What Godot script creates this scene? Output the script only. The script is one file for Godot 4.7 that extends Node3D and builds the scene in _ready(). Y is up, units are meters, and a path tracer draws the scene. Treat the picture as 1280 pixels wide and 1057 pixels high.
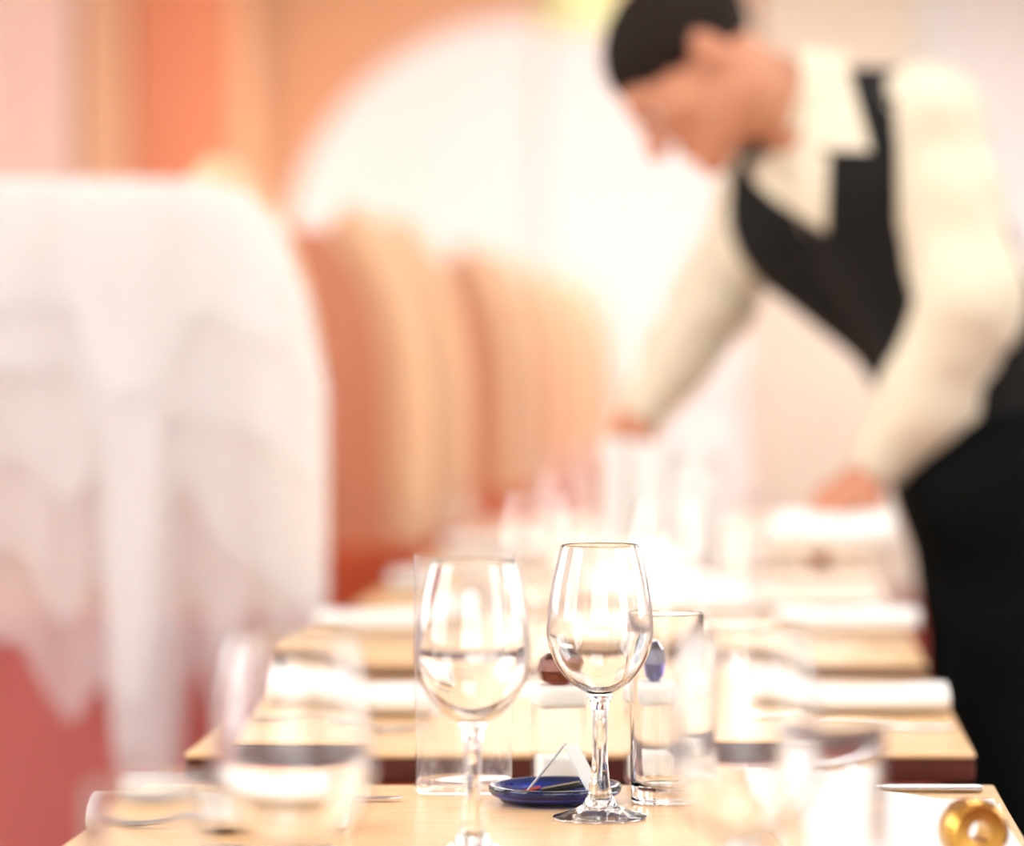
extends Node3D
# A row of laid restaurant tables seen along its length, a waiter bending over one of them.
const F := 4400.0        # focal length in pixels of the 1280 x 1057 frame
const VX := 930.0        # where the row vanishes
const VY := 440.0
const EYE := 1.10        # camera height
const TOP := 0.75        # table top height

var M := {}

# ------------------------------------------------------------------ small helpers
func at(px: float, py: float, s: float) -> Vector3:
	return Vector3((px - VX) / s, EYE + (VY - py) / s, -F / s)

func on_table(px: float, s: float) -> Vector3:
	return Vector3((px - VX) / s, TOP, -F / s)

func numbered(called: String, parent: Node) -> String:
	var n := called
	var k := 1
	while parent.has_node(NodePath(n)):
		n = "%s_%03d" % [called, k]
		k += 1
	return n

func thing(called: String, label: String, category: String, where := Vector3.ZERO, turn := 0.0, group := "") -> Node3D:
	var o := Node3D.new()
	o.name = numbered(called, self)
	add_child(o, true)
	o.position = where
	o.rotation.y = turn
	tag(o, label, category, group)
	return o

func tag(o: Node3D, label: String, category: String, group := "") -> void:
	o.set_meta("label", label)
	o.set_meta("category", category)
	if group:
		o.set_meta("group", group)

func put(called: String, mesh: Mesh, mat: Material, parent: Node, where := Vector3.ZERO) -> MeshInstance3D:
	var o := MeshInstance3D.new()
	o.name = numbered(called, parent)
	o.mesh = mesh
	o.material_override = mat
	o.cast_shadow = GeometryInstance3D.SHADOW_CASTING_SETTING_ON
	parent.add_child(o, true)
	o.position = where
	return o

func structure(called: String, mesh: Mesh, mat: Material, label: String, category: String, where := Vector3.ZERO) -> MeshInstance3D:
	var o := put(called, mesh, mat, self, where)
	o.set_meta("kind", "structure")
	tag(o, label, category)
	return o

func dup(o: Node3D, label: String, where: Vector3, turn := 0.0) -> Node3D:
	var c: Node3D = o.duplicate()
	var stem := String(o.name)
	if stem.length() > 4 and stem[-4] == "_" and stem.right(3).is_valid_int():
		stem = stem.left(-4)
	c.name = numbered(stem, self)
	add_child(c, true)
	c.position = where
	c.rotation = Vector3(0, turn, 0)
	c.set_meta("label", label)
	return c

# ------------------------------------------------------------------ mesh kit
class Kit:
	var v := PackedVector3Array()
	var f := PackedInt32Array()      # counter-clockwise seen from outside; turned round when built

	func loft(rings: Array, cap_a := true, cap_b := true, round_loop := true) -> Kit:
		var base := v.size()
		var n: int = rings[0].size()
		for r in rings:
			v.append_array(r)
		var last := n if round_loop else n - 1
		for i in rings.size() - 1:
			for j in last:
				var a := base + i * n + j
				var b := base + i * n + (j + 1) % n
				f.append_array(PackedInt32Array([a, b, b + n, a, b + n, a + n]))
		if cap_a:
			for j in range(1, n - 1):
				f.append_array(PackedInt32Array([base, base + j + 1, base + j]))
		if cap_b:
			var e := base + (rings.size() - 1) * n
			for j in range(1, n - 1):
				f.append_array(PackedInt32Array([e, e + j, e + j + 1]))
		return self

	func lathe(profile: Array, segs := 40, close_a := true, close_b := true, where := Vector3.ZERO) -> Kit:
		var rings := []
		for p in profile:
			var r := PackedVector3Array()
			for j in segs:
				var a := -TAU * j / segs
				r.append(where + Vector3(cos(a) * p.x, p.y, sin(a) * p.x))
			rings.append(r)
		return loft(rings, close_a, close_b)

	func rbox(size: Vector3, r: float, where := Vector3.ZERO, seg := 2, turn := Basis.IDENTITY) -> Kit:
		r = minf(r, minf(size.x, minf(size.y, size.z)) * 0.499)
		var h := size * 0.5 - Vector3.ONE * r
		var rings := []
		for lat in 2 * (seg + 1):
			var low := lat <= seg
			var t := -PI / 2 + PI / 2 * (float(lat) / seg if low else float(lat - seg - 1) / seg + 1.0)
			var ring := PackedVector3Array()
			for q in 4:
				for k in seg + 1:
					var a := -PI / 2 * (q + float(k) / seg)
					var sx := 1.0 if q == 0 or q == 3 else -1.0
					var sz := -1.0 if q == 0 or q == 1 else 1.0
					var p := Vector3(sx * h.x + r * cos(t) * cos(a), (-h.y if low else h.y) + r * sin(t), sz * h.z + r * cos(t) * sin(a))
					ring.append(where + turn * p)
			rings.append(ring)
		return loft(rings)

	func tube(path: Array, radii: Array, segs := 12) -> Kit:
		var rings := []
		var side := Vector3.ZERO
		for i in path.size():
			var t: Vector3 = (path[mini(i + 1, path.size() - 1)] - path[maxi(i - 1, 0)]).normalized()
			if side == Vector3.ZERO:
				side = t.cross(Vector3.UP if absf(t.y) < 0.9 else Vector3.RIGHT).normalized()
			side = (side - t * side.dot(t)).normalized()
			var up := t.cross(side)
			var ring := PackedVector3Array()
			for j in segs:
				var a := TAU * j / segs
				ring.append(path[i] + (side * cos(a) + up * sin(a)) * radii[i])
			rings.append(ring)
		return loft(rings)

	# a flat outline in the xy plane given depth along z, front edge rounded a little
	func slab(outline: PackedVector2Array, z0: float, z1: float, bevel := 0.0) -> Kit:
		if Geometry2D.is_polygon_clockwise(outline):
			outline.reverse()
		var small := outline
		if bevel > 0.0:
			var got := PackedVector2Array()
			var n := outline.size()
			for i in n:
				var d0 := (outline[i] - outline[(i + n - 1) % n]).normalized()
				var d1 := (outline[(i + 1) % n] - outline[i]).normalized()
				var nn := (Vector2(-d0.y, d0.x) + Vector2(-d1.y, d1.x)).normalized()
				got.append(outline[i] + nn * bevel)
			small = got
		var rings := []
		for e in [[small, z0], [outline, z0 + bevel], [outline, z1 - bevel], [small, z1]]:
			var r := PackedVector3Array()
			for p in e[0]:
				r.append(Vector3(p.x, p.y, e[1]))
			rings.append(r)
		var base := v.size()
		loft(rings, false, false)
		var tri := Geometry2D.triangulate_polygon(small)
		var e3 := base + 3 * outline.size()
		for i in range(0, tri.size(), 3):
			var p0 := small[tri[i]]
			var flip := (small[tri[i + 1]] - p0).cross(small[tri[i + 2]] - p0) < 0.0
			var b := tri[i + 2] if flip else tri[i + 1]
			var c := tri[i + 1] if flip else tri[i + 2]
			f.append_array(PackedInt32Array([e3 + tri[i], e3 + b, e3 + c, base + tri[i], base + c, base + b]))
		return self

	func add(o: Kit) -> Kit:
		var base := v.size()
		v.append_array(o.v)
		for i in o.f:
			f.append(i + base)
		return self

	func moved(t: Transform3D) -> Kit:
		for i in v.size():
			v[i] = t * v[i]
		return self

	# crease: degrees above which an edge stays sharp (180 = all smooth)
	func mesh(crease := 40.0, closed := true) -> ArrayMesh:
		var nf := f.size() / 3
		var fn := PackedVector3Array()
		var vol := 0.0
		for i in nf:
			var a := v[f[3 * i]]
			var b := v[f[3 * i + 1]]
			var c := v[f[3 * i + 2]]
			fn.append((b - a).cross(c - a))
			vol += a.dot(b.cross(c))
		var turn := closed and vol < 0.0
		var out_v := PackedVector3Array()
		var out_n := PackedVector3Array()
		var out_i := PackedInt32Array()
		if crease >= 179.0:
			var nn := PackedVector3Array()
			nn.resize(v.size())
			for i in nf:
				for k in 3:
					nn[f[3 * i + k]] += fn[i]
			for i in nn.size():
				nn[i] = nn[i].normalized() * (-1.0 if turn else 1.0)
			out_v = v
			out_n = nn
			for i in nf:
				out_i.append_array(PackedInt32Array([f[3 * i], f[3 * i + 1], f[3 * i + 2]] if turn else [f[3 * i], f[3 * i + 2], f[3 * i + 1]]))
		else:
			var near := []
			near.resize(v.size())
			for i in v.size():
				near[i] = PackedInt32Array()
			for i in nf:
				for k in 3:
					near[f[3 * i + k]].append(i)
			var lim := cos(deg_to_rad(crease))
			var un := PackedVector3Array()
			for n in fn:
				un.append(n.normalized())
			for i in nf:
				var at0 := out_v.size()
				for k in 3:
					var p := f[3 * i + k]
					var s := Vector3.ZERO
					for j in near[p]:
						if un[j].dot(un[i]) >= lim:
							s += fn[j]
					s = s.normalized() if s.length() > 1e-14 else un[i]
					out_v.append(v[p])
					out_n.append(-s if turn else s)
				out_i.append_array(PackedInt32Array([at0, at0 + 1, at0 + 2] if turn else [at0, at0 + 2, at0 + 1]))
		var arr := []
		arr.resize(Mesh.ARRAY_MAX)
		arr[Mesh.ARRAY_VERTEX] = out_v
		arr[Mesh.ARRAY_NORMAL] = out_n
		arr[Mesh.ARRAY_INDEX] = out_i
		var m := ArrayMesh.new()
		m.add_surface_from_arrays(Mesh.PRIMITIVE_TRIANGLES, arr)
		return m

# Catmull-Rom through a profile
func smooth(points: Array, steps := 4) -> Array:
	var out := []
	var n := points.size()
	for i in n - 1:
		var p0: Vector2 = points[maxi(i - 1, 0)]
		var p1: Vector2 = points[i]
		var p2: Vector2 = points[i + 1]
		var p3: Vector2 = points[mini(i + 2, n - 1)]
		for k in steps:
			out.append(p1.cubic_interpolate(p2, p0, p3, float(k) / steps))
	out.append(points[-1])
	return out

# ------------------------------------------------------------------ distance fields
static func bones_at(p: Vector3, bones: Array, k: float) -> float:
	var d := 9.0
	for b in bones:
		var ap: Vector3 = p - b[0]
		var t := clampf(ap.dot(b[1]) * b[2], 0.0, 1.0)
		var e: float = (ap - b[1] * t).length() - b[3] - b[4] * t
		var h := maxf(k - absf(d - e), 0.0)
		d = minf(d, e) - h * h * 0.25 / k
	return d

static func bone(a: Vector3, b: Vector3, ra: float, rb: float) -> Array:
	var ba := b - a
	return [a, ba, 1.0 / maxf(ba.length_squared(), 1e-9), ra, rb - ra]

static func smin(a: float, b: float, k: float) -> float:
	var h := maxf(k - absf(a - b), 0.0)
	return minf(a, b) - h * h * 0.25 / k

# surface nets; the field is only looked at in blocks near the surface
func nets(field: Callable, lo: Vector3, hi: Vector3, cell: float) -> Kit:
	var B := 4
	var nb := Vector3i(((hi - lo) / (cell * B)).ceil())
	var n := nb * B + Vector3i.ONE
	var val := PackedFloat32Array()
	val.resize(n.x * n.y * n.z)
	val.fill(9.0)
	var busy := []
	var reach := cell * B * 0.5 * 1.75 + cell
	for bz in nb.z:
		for by in nb.y:
			for bx in nb.x:
				var mid := lo + Vector3(bx + 0.5, by + 0.5, bz + 0.5) * cell * B
				var d: float = field.call(mid)
				if absf(d) < reach * 1.25:
					busy.append(Vector3i(bx, by, bz))
				elif d < 0.0:
					for z in range(bz * B, bz * B + B + 1):
						for y in range(by * B, by * B + B + 1):
							for x in range(bx * B, bx * B + B + 1):
								var q := x + n.x * (y + n.y * z)
								if val[q] == 9.0:
									val[q] = -9.0
	for b in busy:
		for z in range(b.z * B, b.z * B + B + 1):
			for y in range(b.y * B, b.y * B + B + 1):
				for x in range(b.x * B, b.x * B + B + 1):
					var q: int = x + n.x * (y + n.y * z)
					if absf(val[q]) == 9.0:
						val[q] = field.call(lo + Vector3(x, y, z) * cell)
	var kit := Kit.new()
	var index := {}
	var step := [0, 1, n.x, n.x + 1, n.x * n.y, n.x * n.y + 1, n.x * n.y + n.x, n.x * n.y + n.x + 1]
	for b in busy:
		for z in range(b.z * B, b.z * B + B):
			for y in range(b.y * B, b.y * B + B):
				for x in range(b.x * B, b.x * B + B):
					var q: int = x + n.x * (y + n.y * z)
					var mask := 0
					for c in 8:
						if val[q + step[c]] < 0.0:
							mask |= 1 << c
					if mask == 0 or mask == 255:
						continue
					var sum := Vector3.ZERO
					var count := 0
					for c in 8:
						for ax in 3:
							if c & (1 << ax):
								continue
							var e: int = c | (1 << ax)
							var va := val[q + step[c]]
							var vb := val[q + step[e]]
							if (va < 0.0) == (vb < 0.0):
								continue
							va = clampf(va, -cell * 2, cell * 2)
							vb = clampf(vb, -cell * 2, cell * 2)
							var p := Vector3(c & 1, (c >> 1) & 1, (c >> 2) & 1)
							p[ax] += va / (va - vb)
							sum += p
							count += 1
					index[q] = kit.v.size()
					kit.v.append(lo + (Vector3(x, y, z) + sum / count) * cell)
	var sx := [1, n.x, n.x * n.y]
	for q in index:
		for ax in 3:
			var a0 := val[q]
			var a1: float = val[q + sx[ax]]
			if (a0 < 0.0) == (a1 < 0.0):
				continue
			var u: int = sx[(ax + 1) % 3]
			var w: int = sx[(ax + 2) % 3]
			if not (index.has(q - u) and index.has(q - w) and index.has(q - u - w)):
				continue
			var i0: int = index[q]
			var i1: int = index[q - u]
			var i2: int = index[q - u - w]
			var i3: int = index[q - w]
			if a0 < 0.0:
				kit.f.append_array(PackedInt32Array([i0, i1, i2, i0, i2, i3]))
			else:
				kit.f.append_array(PackedInt32Array([i0, i2, i1, i0, i3, i2]))
	return kit

# ------------------------------------------------------------------ materials
func noise_map(freq: float, octaves: int, seed_: int, as_normal := false, ramp: Array = [], size := 256) -> NoiseTexture2D:
	var n := FastNoiseLite.new()
	n.seed = seed_
	n.frequency = freq
	n.fractal_octaves = octaves
	var t := NoiseTexture2D.new()
	t.width = size
	t.height = size
	t.seamless = true
	t.noise = n
	t.as_normal_map = as_normal
	if ramp:
		var g := Gradient.new()
		g.colors = PackedColorArray(ramp)
		var offs := PackedFloat32Array()
		for i in ramp.size():
			offs.append(float(i) / (ramp.size() - 1))
		g.offsets = offs
		t.color_ramp = g
	return t

func mat(called: String, c: Color, rough := 0.6, metal := 0.0, spec := 0.5) -> StandardMaterial3D:
	var m := StandardMaterial3D.new()
	m.resource_name = called
	m.albedo_color = c
	m.roughness = rough
	m.metallic = metal
	m.metallic_specular = spec
	M[called] = m
	return m

func weave(m: StandardMaterial3D, scale: float, depth := 0.4) -> void:
	m.normal_enabled = true
	m.normal_texture = M.weave_map
	m.normal_scale = depth
	m.uv1_triplanar = true
	m.uv1_scale = Vector3.ONE * scale

func tinted(m: StandardMaterial3D, tex: Texture2D, scale: Vector3) -> void:
	m.albedo_texture = tex
	m.uv1_triplanar = true
	m.uv1_scale = scale

func make_materials() -> void:
	M.weave_map = noise_map(0.12, 3, 5, true)
	var wood := mat("birch", Color.WHITE, 0.27, 0.0, 0.5)
	tinted(wood, noise_map(0.02, 4, 11, false, [Color(0.91, 0.72, 0.50), Color(0.95, 0.79, 0.59), Color(0.93, 0.75, 0.54)]), Vector3(1.2, 6, 9))
	var edge := mat("dark_edge", Color.WHITE, 0.65, 0.0, 0.25)
	tinted(edge, noise_map(0.03, 4, 12, false, [Color(0.30, 0.145, 0.115), Color(0.38, 0.19, 0.15)]), Vector3(1.5, 12, 12))
	mat("iron", Color(0.13, 0.13, 0.15), 0.45, 0.6)
	weave(mat("napkin", Color(0.95, 0.945, 0.93), 0.9, 0.0, 0.3), 30.0, 0.3)
	weave(mat("coral_cloth", Color(0.90, 0.62, 0.50), 0.85, 0.0, 0.3), 12.0, 0.5)
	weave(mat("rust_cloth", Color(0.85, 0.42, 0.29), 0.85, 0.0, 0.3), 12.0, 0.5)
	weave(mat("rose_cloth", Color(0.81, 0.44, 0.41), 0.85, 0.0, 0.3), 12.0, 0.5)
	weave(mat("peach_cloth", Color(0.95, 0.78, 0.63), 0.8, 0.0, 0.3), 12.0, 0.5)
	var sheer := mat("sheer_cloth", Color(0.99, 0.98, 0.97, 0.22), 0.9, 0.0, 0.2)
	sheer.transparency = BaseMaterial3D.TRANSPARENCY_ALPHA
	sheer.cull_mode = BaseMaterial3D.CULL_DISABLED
	for c in [["pink_curtain", Color(0.95, 0.81, 0.75)], ["orange_curtain", Color(0.89, 0.57, 0.43)], ["peach_curtain", Color(0.93, 0.73, 0.58)]]:
		var m := mat(c[0], c[1], 0.9, 0.0, 0.2)
		weave(m, 6.0, 0.3)
		m.backlight_enabled = true
		m.backlight = Color(0.3, 0.3, 0.3)
	var pl := mat("white_plaster", Color.WHITE, 0.9, 0.0, 0.3)
	tinted(pl, noise_map(0.01, 4, 21, false, [Color(0.945, 0.945, 0.94), Color(0.965, 0.965, 0.96)]), Vector3.ONE * 0.8)
	var cr := mat("cream_plaster", Color.WHITE, 0.85, 0.0, 0.3)
	tinted(cr, noise_map(0.01, 4, 22, false, [Color(0.92, 0.905, 0.83), Color(0.94, 0.925, 0.86)]), Vector3.ONE * 0.8)
	var te := mat("coral_plaster", Color.WHITE, 0.85, 0.0, 0.3)
	tinted(te, noise_map(0.01, 4, 23, false, [Color(0.93, 0.77, 0.63), Color(0.945, 0.80, 0.66)]), Vector3.ONE * 0.8)
	var car := mat("red_carpet", Color.WHITE, 0.95, 0.0, 0.2)
	tinted(car, noise_map(0.2, 2, 24, false, [Color(0.44, 0.15, 0.11), Color(0.52, 0.19, 0.14)]), Vector3.ONE * 4.0)
	mat("white_paint", Color(0.95, 0.95, 0.94), 0.5)
	mat("tan_wood", Color(0.62, 0.46, 0.30), 0.5)
	# glass: thin sheets for the blown bowls, solid for what the lens is focused on
	var pane := mat("thin_glass", Color(1, 1, 1, 0.04), 0.02)
	pane.transparency = BaseMaterial3D.TRANSPARENCY_ALPHA
	pane.cull_mode = BaseMaterial3D.CULL_DISABLED
	var solid := mat("clear_glass", Color(1, 1, 1, 0.0), 0.0)
	solid.transparency = BaseMaterial3D.TRANSPARENCY_ALPHA
	solid.refraction_enabled = true
	solid.refraction_scale = 0.05
	for g in [["blue_glass", Color(0.05, 0.20, 0.66, 0.0)], ["amber_glass", Color(0.55, 0.22, 0.06, 0.0)], ["violet_glass", Color(0.20, 0.18, 0.52, 0.0)]]:
		var m := mat(g[0], g[1], 0.02)
		m.transparency = BaseMaterial3D.TRANSPARENCY_ALPHA
		m.refraction_enabled = true
		m.refraction_scale = 0.05
	mat("salt", Color(0.96, 0.95, 0.92), 0.9)
	mat("steel", Color(0.85, 0.85, 0.86), 0.18, 1.0)
	mat("brass", Color(0.83, 0.62, 0.30), 0.25, 1.0)
	mat("white_card", Color(0.95, 0.95, 0.94), 0.5)
	mat("grey_card", Color(0.84, 0.84, 0.85), 0.4)
	mat("black_card", Color(0.04, 0.045, 0.05), 0.5)
	mat("match_red", Color(0.75, 0.22, 0.14), 0.7)
	mat("match_stick", Color(0.90, 0.80, 0.62), 0.8)
	# the waiter
	var skin := mat("skin", Color(0.80, 0.55, 0.43), 0.55, 0.0, 0.4)
	skin.subsurf_scatter_enabled = true
	skin.subsurf_scatter_strength = 0.1
	mat("hair", Color(0.12, 0.08, 0.06), 0.75, 0.0, 0.3)
	weave(mat("shirt", Color(0.885, 0.835, 0.745), 0.9, 0.0, 0.25), 40.0, 0.2)
	weave(mat("vest", Color(0.105, 0.10, 0.098), 0.85, 0.0, 0.3), 40.0, 0.2)
	weave(mat("trousers", Color(0.045, 0.055, 0.055), 0.9, 0.0, 0.2), 40.0, 0.2)
	mat("shoe", Color(0.04, 0.04, 0.04), 0.3)
	mat("eye_white", Color(0.92, 0.90, 0.87), 0.2)
	mat("iris", Color(0.16, 0.10, 0.07), 0.2)

# ------------------------------------------------------------------ room
func wall_with_openings(axis_x: bool, a0: float, a1: float, y1: float, th: float, holes: Array) -> Kit:
	# a wall along a (x or z) of thickness th, holes are [a0, a1, y0, y1] sorted along a
	var k := Kit.new()
	var boxes := []
	var at_a := a0
	for h in holes:
		boxes.append([at_a, h[0], 0.0, y1])
		boxes.append([h[0], h[1], 0.0, h[2]])
		boxes.append([h[0], h[1], h[3], y1])
		at_a = h[1]
	boxes.append([at_a, a1, 0.0, y1])
	for b in boxes:
		if b[1] - b[0] < 1e-3 or b[3] - b[2] < 1e-3:
			continue
		var mid := Vector3((b[0] + b[1]) / 2, (b[2] + b[3]) / 2, 0)
		var size := Vector3(b[1] - b[0], b[3] - b[2], th)
		if not axis_x:
			mid = Vector3(0, mid.y, mid.x)
			size = Vector3(th, size.y, size.x)
		k.rbox(size, 0.002, mid, 1)
	return k

func window_at(called: String, label: String, centre: Vector3, w: float, h: float, along_z: bool) -> void:
	var o := thing(called, label, "window", centre)
	o.set_meta("kind", "structure")
	var fr := Kit.new()
	var t := 0.06
	for e in [[Vector3(0, h / 2 - t / 2, 0), Vector3(w, t, 0.09)], [Vector3(0, -h / 2 + t / 2, 0), Vector3(w, t, 0.09)], [Vector3(-w / 2 + t / 2, 0, 0), Vector3(t, h - 2 * t, 0.09)], [Vector3(w / 2 - t / 2, 0, 0), Vector3(t, h - 2 * t, 0.09)], [Vector3.ZERO, Vector3(0.04, h - 2 * t, 0.06)]]:
		fr.rbox(e[1], 0.004, e[0], 1)
	var turn := Basis(Vector3.UP, PI / 2) if along_z else Basis.IDENTITY
	put("window_frame", fr.moved(Transform3D(turn)).mesh(30), M.white_paint, o)
	var pane_w := (w - 2 * t - 0.04) / 2
	for s in [-1, 1]:
		put("pane", Kit.new().rbox(Vector3(pane_w, h - 2 * t, 0.006), 0.001, Vector3(s * (pane_w / 2 + 0.02), 0, 0), 1).moved(Transform3D(turn)).mesh(30), M.thin_glass, o)

func ellipse_outline(cx: float, cy: float, rx: float, ry: float, n := 64) -> PackedVector2Array:
	var o := PackedVector2Array()
	for i in n:
		o.append(Vector2(cx + rx * cos(TAU * i / n), cy + ry * sin(TAU * i / n)))
	return o

# pleated cloth hanging in the plane across x; returns a sheet with thickness
func pleats(w: float, top: Callable, bottom: Callable, waves: float, depth: float, th := 0.004, cols := 90, rows := 14, ph := 0.0) -> Kit:
	var rings := []
	for side in 2:
		var rows_ := []
		for i in rows + 1:
			var row := PackedVector3Array()
			for j in cols + 1:
				var t := float(j) / cols
				var y0: float = top.call(t)
				var y1: float = bottom.call(t)
				var q := float(i) / rows
				var z := depth * (sin(t * waves * TAU + ph) + 0.35 * sin(t * waves * 2.3 * TAU + 1.3 + ph + q * 0.8)) * (0.35 + 0.65 * q)
				row.append(Vector3(t * w, lerpf(y0, y1, q), z + (th if side == 0 else 0.0)))
			rows_.append(row)
		rings.append(rows_)
	return sheet(rings[0], rings[1])

# two grids of points back to back, closed round the rim
func sheet(front: Array, back: Array) -> Kit:
	var rows := front.size() - 1
	var cols: int = front[0].size() - 1
	var k := Kit.new()
	k.loft(front, false, false, false)
	var kb := Kit.new()
	kb.loft(back, false, false, false)
	for i in range(0, kb.f.size(), 3):
		var sw := kb.f[i + 1]
		kb.f[i + 1] = kb.f[i + 2]
		kb.f[i + 2] = sw
	var nA := k.v.size()
	k.add(kb)
	# close the rim
	var n := cols + 1
	var rim := []
	for j in n: rim.append(j)
	for i in range(1, rows + 1): rim.append(i * n + cols)
	for j in range(cols - 1, -1, -1): rim.append(rows * n + j)
	for i in range(rows - 1, 0, -1): rim.append(i * n)
	for i in rim.size():
		var a: int = rim[i]
		var b: int = rim[(i + 1) % rim.size()]
		k.f.append_array(PackedInt32Array([b, a, a + nA, b, a + nA, b + nA]))
	return k

func build_room() -> void:
	var x0 := -2.3
	var x1 := 2.4
	var z0 := 1.6
	var z1 := -16.0
	var hgt := 3.0
	var L := z0 - z1
	var zc := (z0 + z1) / 2
	structure("floor", Kit.new().rbox(Vector3(x1 - x0 + 0.4, 0.1, L + 0.4), 0.002, Vector3((x0 + x1) / 2, -0.05, zc), 1).mesh(30), M.red_carpet, "red carpet under the tables", "floor")
	structure("ceiling", Kit.new().rbox(Vector3(x1 - x0 + 0.4, 0.1, L + 0.4), 0.002, Vector3((x0 + x1) / 2, hgt + 0.05, zc), 1).mesh(30), M.white_plaster, "white ceiling", "ceiling")
	structure("wall_left", wall_with_openings(false, z1, z0, hgt, 0.2, [[-5.0, -3.2, 0.95, 2.65], [-2.5, -0.7, 0.95, 2.65]]).moved(Transform3D(Basis.IDENTITY, Vector3(x0 - 0.1, 0, 0))).mesh(30), M.white_plaster, "white wall behind the curtains", "wall")
	window_at("window_9", "added unseen window in the left wall across from the booths", Vector3(x0 - 0.1, 1.80, -4.1), 1.8, 1.7, true)  # both left windows are added out of view to brighten the glass edges
	window_at("window_10", "added unseen window in the left wall beside the viewer", Vector3(x0 - 0.1, 1.80, -1.6), 1.8, 1.7, true)
	# right wall: a row of big windows on the street side, out of the frame
	var holes := []
	for i in 6:
		var a := -15.2 + i * 2.7
		holes.append([a, a + 1.5, 0.95, 2.65])
	structure("wall_right", wall_with_openings(false, z1, z0, hgt, 0.2, holes).moved(Transform3D(Basis.IDENTITY, Vector3(x1 + 0.1, 0, 0))).mesh(30), M.white_plaster, "white wall with a row of tall windows", "wall")
	for i in 6:
		var hh = holes[i]
		window_at("window_%d" % (i + 2), "tall two-pane window in the right wall, number %d from the far end" % (i + 1), Vector3(x1 + 0.1, 1.80, (hh[0] + hh[1]) / 2), 1.5, 1.7, true)
	structure("wall_near", wall_with_openings(true, x0 - 0.2, x1 + 0.2, hgt, 0.2, [[-1.6, 1.6, 1.0, 2.6]]).moved(Transform3D(Basis.IDENTITY, Vector3(0, 0, z0 + 0.1))).mesh(30), M.white_plaster, "white wall behind the viewer", "wall")
	window_at("window_8", "wide window in the wall behind the viewer", Vector3(0, 1.80, z0 + 0.1), 3.2, 1.6, false)
	# far wall with the big arched window
	var s := F / 16.0
	var cx := (680.0 - VX) / s
	var rx := 325.0 / s
	var cy := EYE + (VY - 330.0) / s
	var ry := 315.0 / s
	var wall := CSGCombiner3D.new()
	wall.name = "wall_far"
	var wb := CSGBox3D.new()
	wb.name = "body"
	wb.size = Vector3(0.04 - x0 + 0.2, hgt, 0.2)
	wb.position = Vector3((0.04 + x0 - 0.2) / 2, hgt / 2, z1 - 0.1)
	wb.material = M.coral_plaster
	wall.add_child(wb)
	var hole := CSGPolygon3D.new()
	hole.name = "opening"
	hole.operation = CSGShape3D.OPERATION_SUBTRACTION
	var arch := PackedVector2Array()
	var n := 40
	for i in n + 1:
		var a := PI * i / n
		arch.append(Vector2(cx + rx * cos(a), cy + ry * sin(a)))
	arch.append(Vector2(cx - rx, 0.06))
	arch.append(Vector2(cx + rx, 0.06))
	for i in arch.size():
		arch[i].x = minf(arch[i].x, 0.03)
	hole.polygon = arch
	hole.depth = 0.6
	hole.position = Vector3(0, 0, z1 + 0.2)
	hole.material = M.white_paint
	wall.add_child(hole)
	wall.set_meta("kind", "structure")
	tag(wall, "far coral wall with a big arched window", "wall")
	add_child(wall)
	structure("wall_far_right", Kit.new().rbox(Vector3(x1 - 0.04 + 0.2, hgt, 0.2), 0.002, Vector3((x1 + 0.04 + 0.2) / 2, hgt / 2, z1 - 0.1), 1).mesh(30), M.white_plaster, "far white wall right of the arched window", "wall")
	var w1 := thing("window_1", "big glowing frosted arched window in the far wall", "window", Vector3(0, 0, z1))
	w1.set_meta("kind", "structure")
	var glow := mat("frosted_window", Color(0.9, 0.9, 0.9), 0.7)
	glow.emission_enabled = true
	glow.emission = Color(0.945, 0.95, 0.93)
	glow.emission_energy_multiplier = 0.55
	put("frosted_pane", Kit.new().slab(arch, -0.12, -0.10).mesh(30), glow, w1)
	var bars := Kit.new()
	bars.rbox(Vector3(0.035, cy + ry - 0.6, 0.05), 0.005, Vector3(cx, (cy + ry + 0.5) / 2, -0.08), 1)
	bars.rbox(Vector3(minf(rx, 0.03 - cx) + rx, 0.035, 0.05), 0.005, Vector3(cx + (minf(rx, 0.03 - cx) - rx) / 2, 0.95, -0.08), 1)
	put("glazing_bar", bars.mesh(30), M.white_paint, w1)
	var wl := AreaLight3D.new()
	wl.name = "window_light"
	wl.area_size = Vector2(1.9, 1.7)
	wl.light_color = Color(1, 0.985, 0.95)
	wl.light_energy = 6.0
	wl.shadow_enabled = true
	add_child(wl)
	wl.position = Vector3(-1.0, 1.55, z1 + 0.03)
	wl.rotation.y = PI
	# pilaster behind the waiter
	structure("trim_1", Kit.new().rbox(Vector3(0.72, hgt, 0.18), 0.012, Vector3(0.41, hgt / 2, z1 + 0.09), 2).mesh(30), M.cream_plaster, "broad cream pilaster behind the waiter", "pilaster")
	structure("trim_2", Kit.new().rbox(Vector3(0.05, 1.2, 0.05), 0.008, Vector3(0.03, 2.4, z1 + 0.13), 2).mesh(30), M.tan_wood, "tan wooden strip up the side of the pilaster", "trim")
	# ceiling panels added out of view to brighten the table tops
	for i in 5:
		var z := -1.2 - i * 3.1
		var p := thing("added_ceiling_light", ["added unseen square white ceiling light panel nearest the viewer", "added unseen square white ceiling light panel above the ashtray table's neighbours", "added unseen square white ceiling light panel just beyond the waiter", "added unseen square white ceiling light panel over the third booth", "added unseen square white ceiling light panel closest to the arched window"][i], "ceiling light", Vector3(0.3, hgt, z))
		put("frame", Kit.new().rbox(Vector3(1.3, 0.05, 1.3), 0.01, Vector3(0, -0.025, 0), 1).mesh(30), M.white_paint, p)
		var gm: StandardMaterial3D = M.get("lamp_glow", null)
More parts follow.
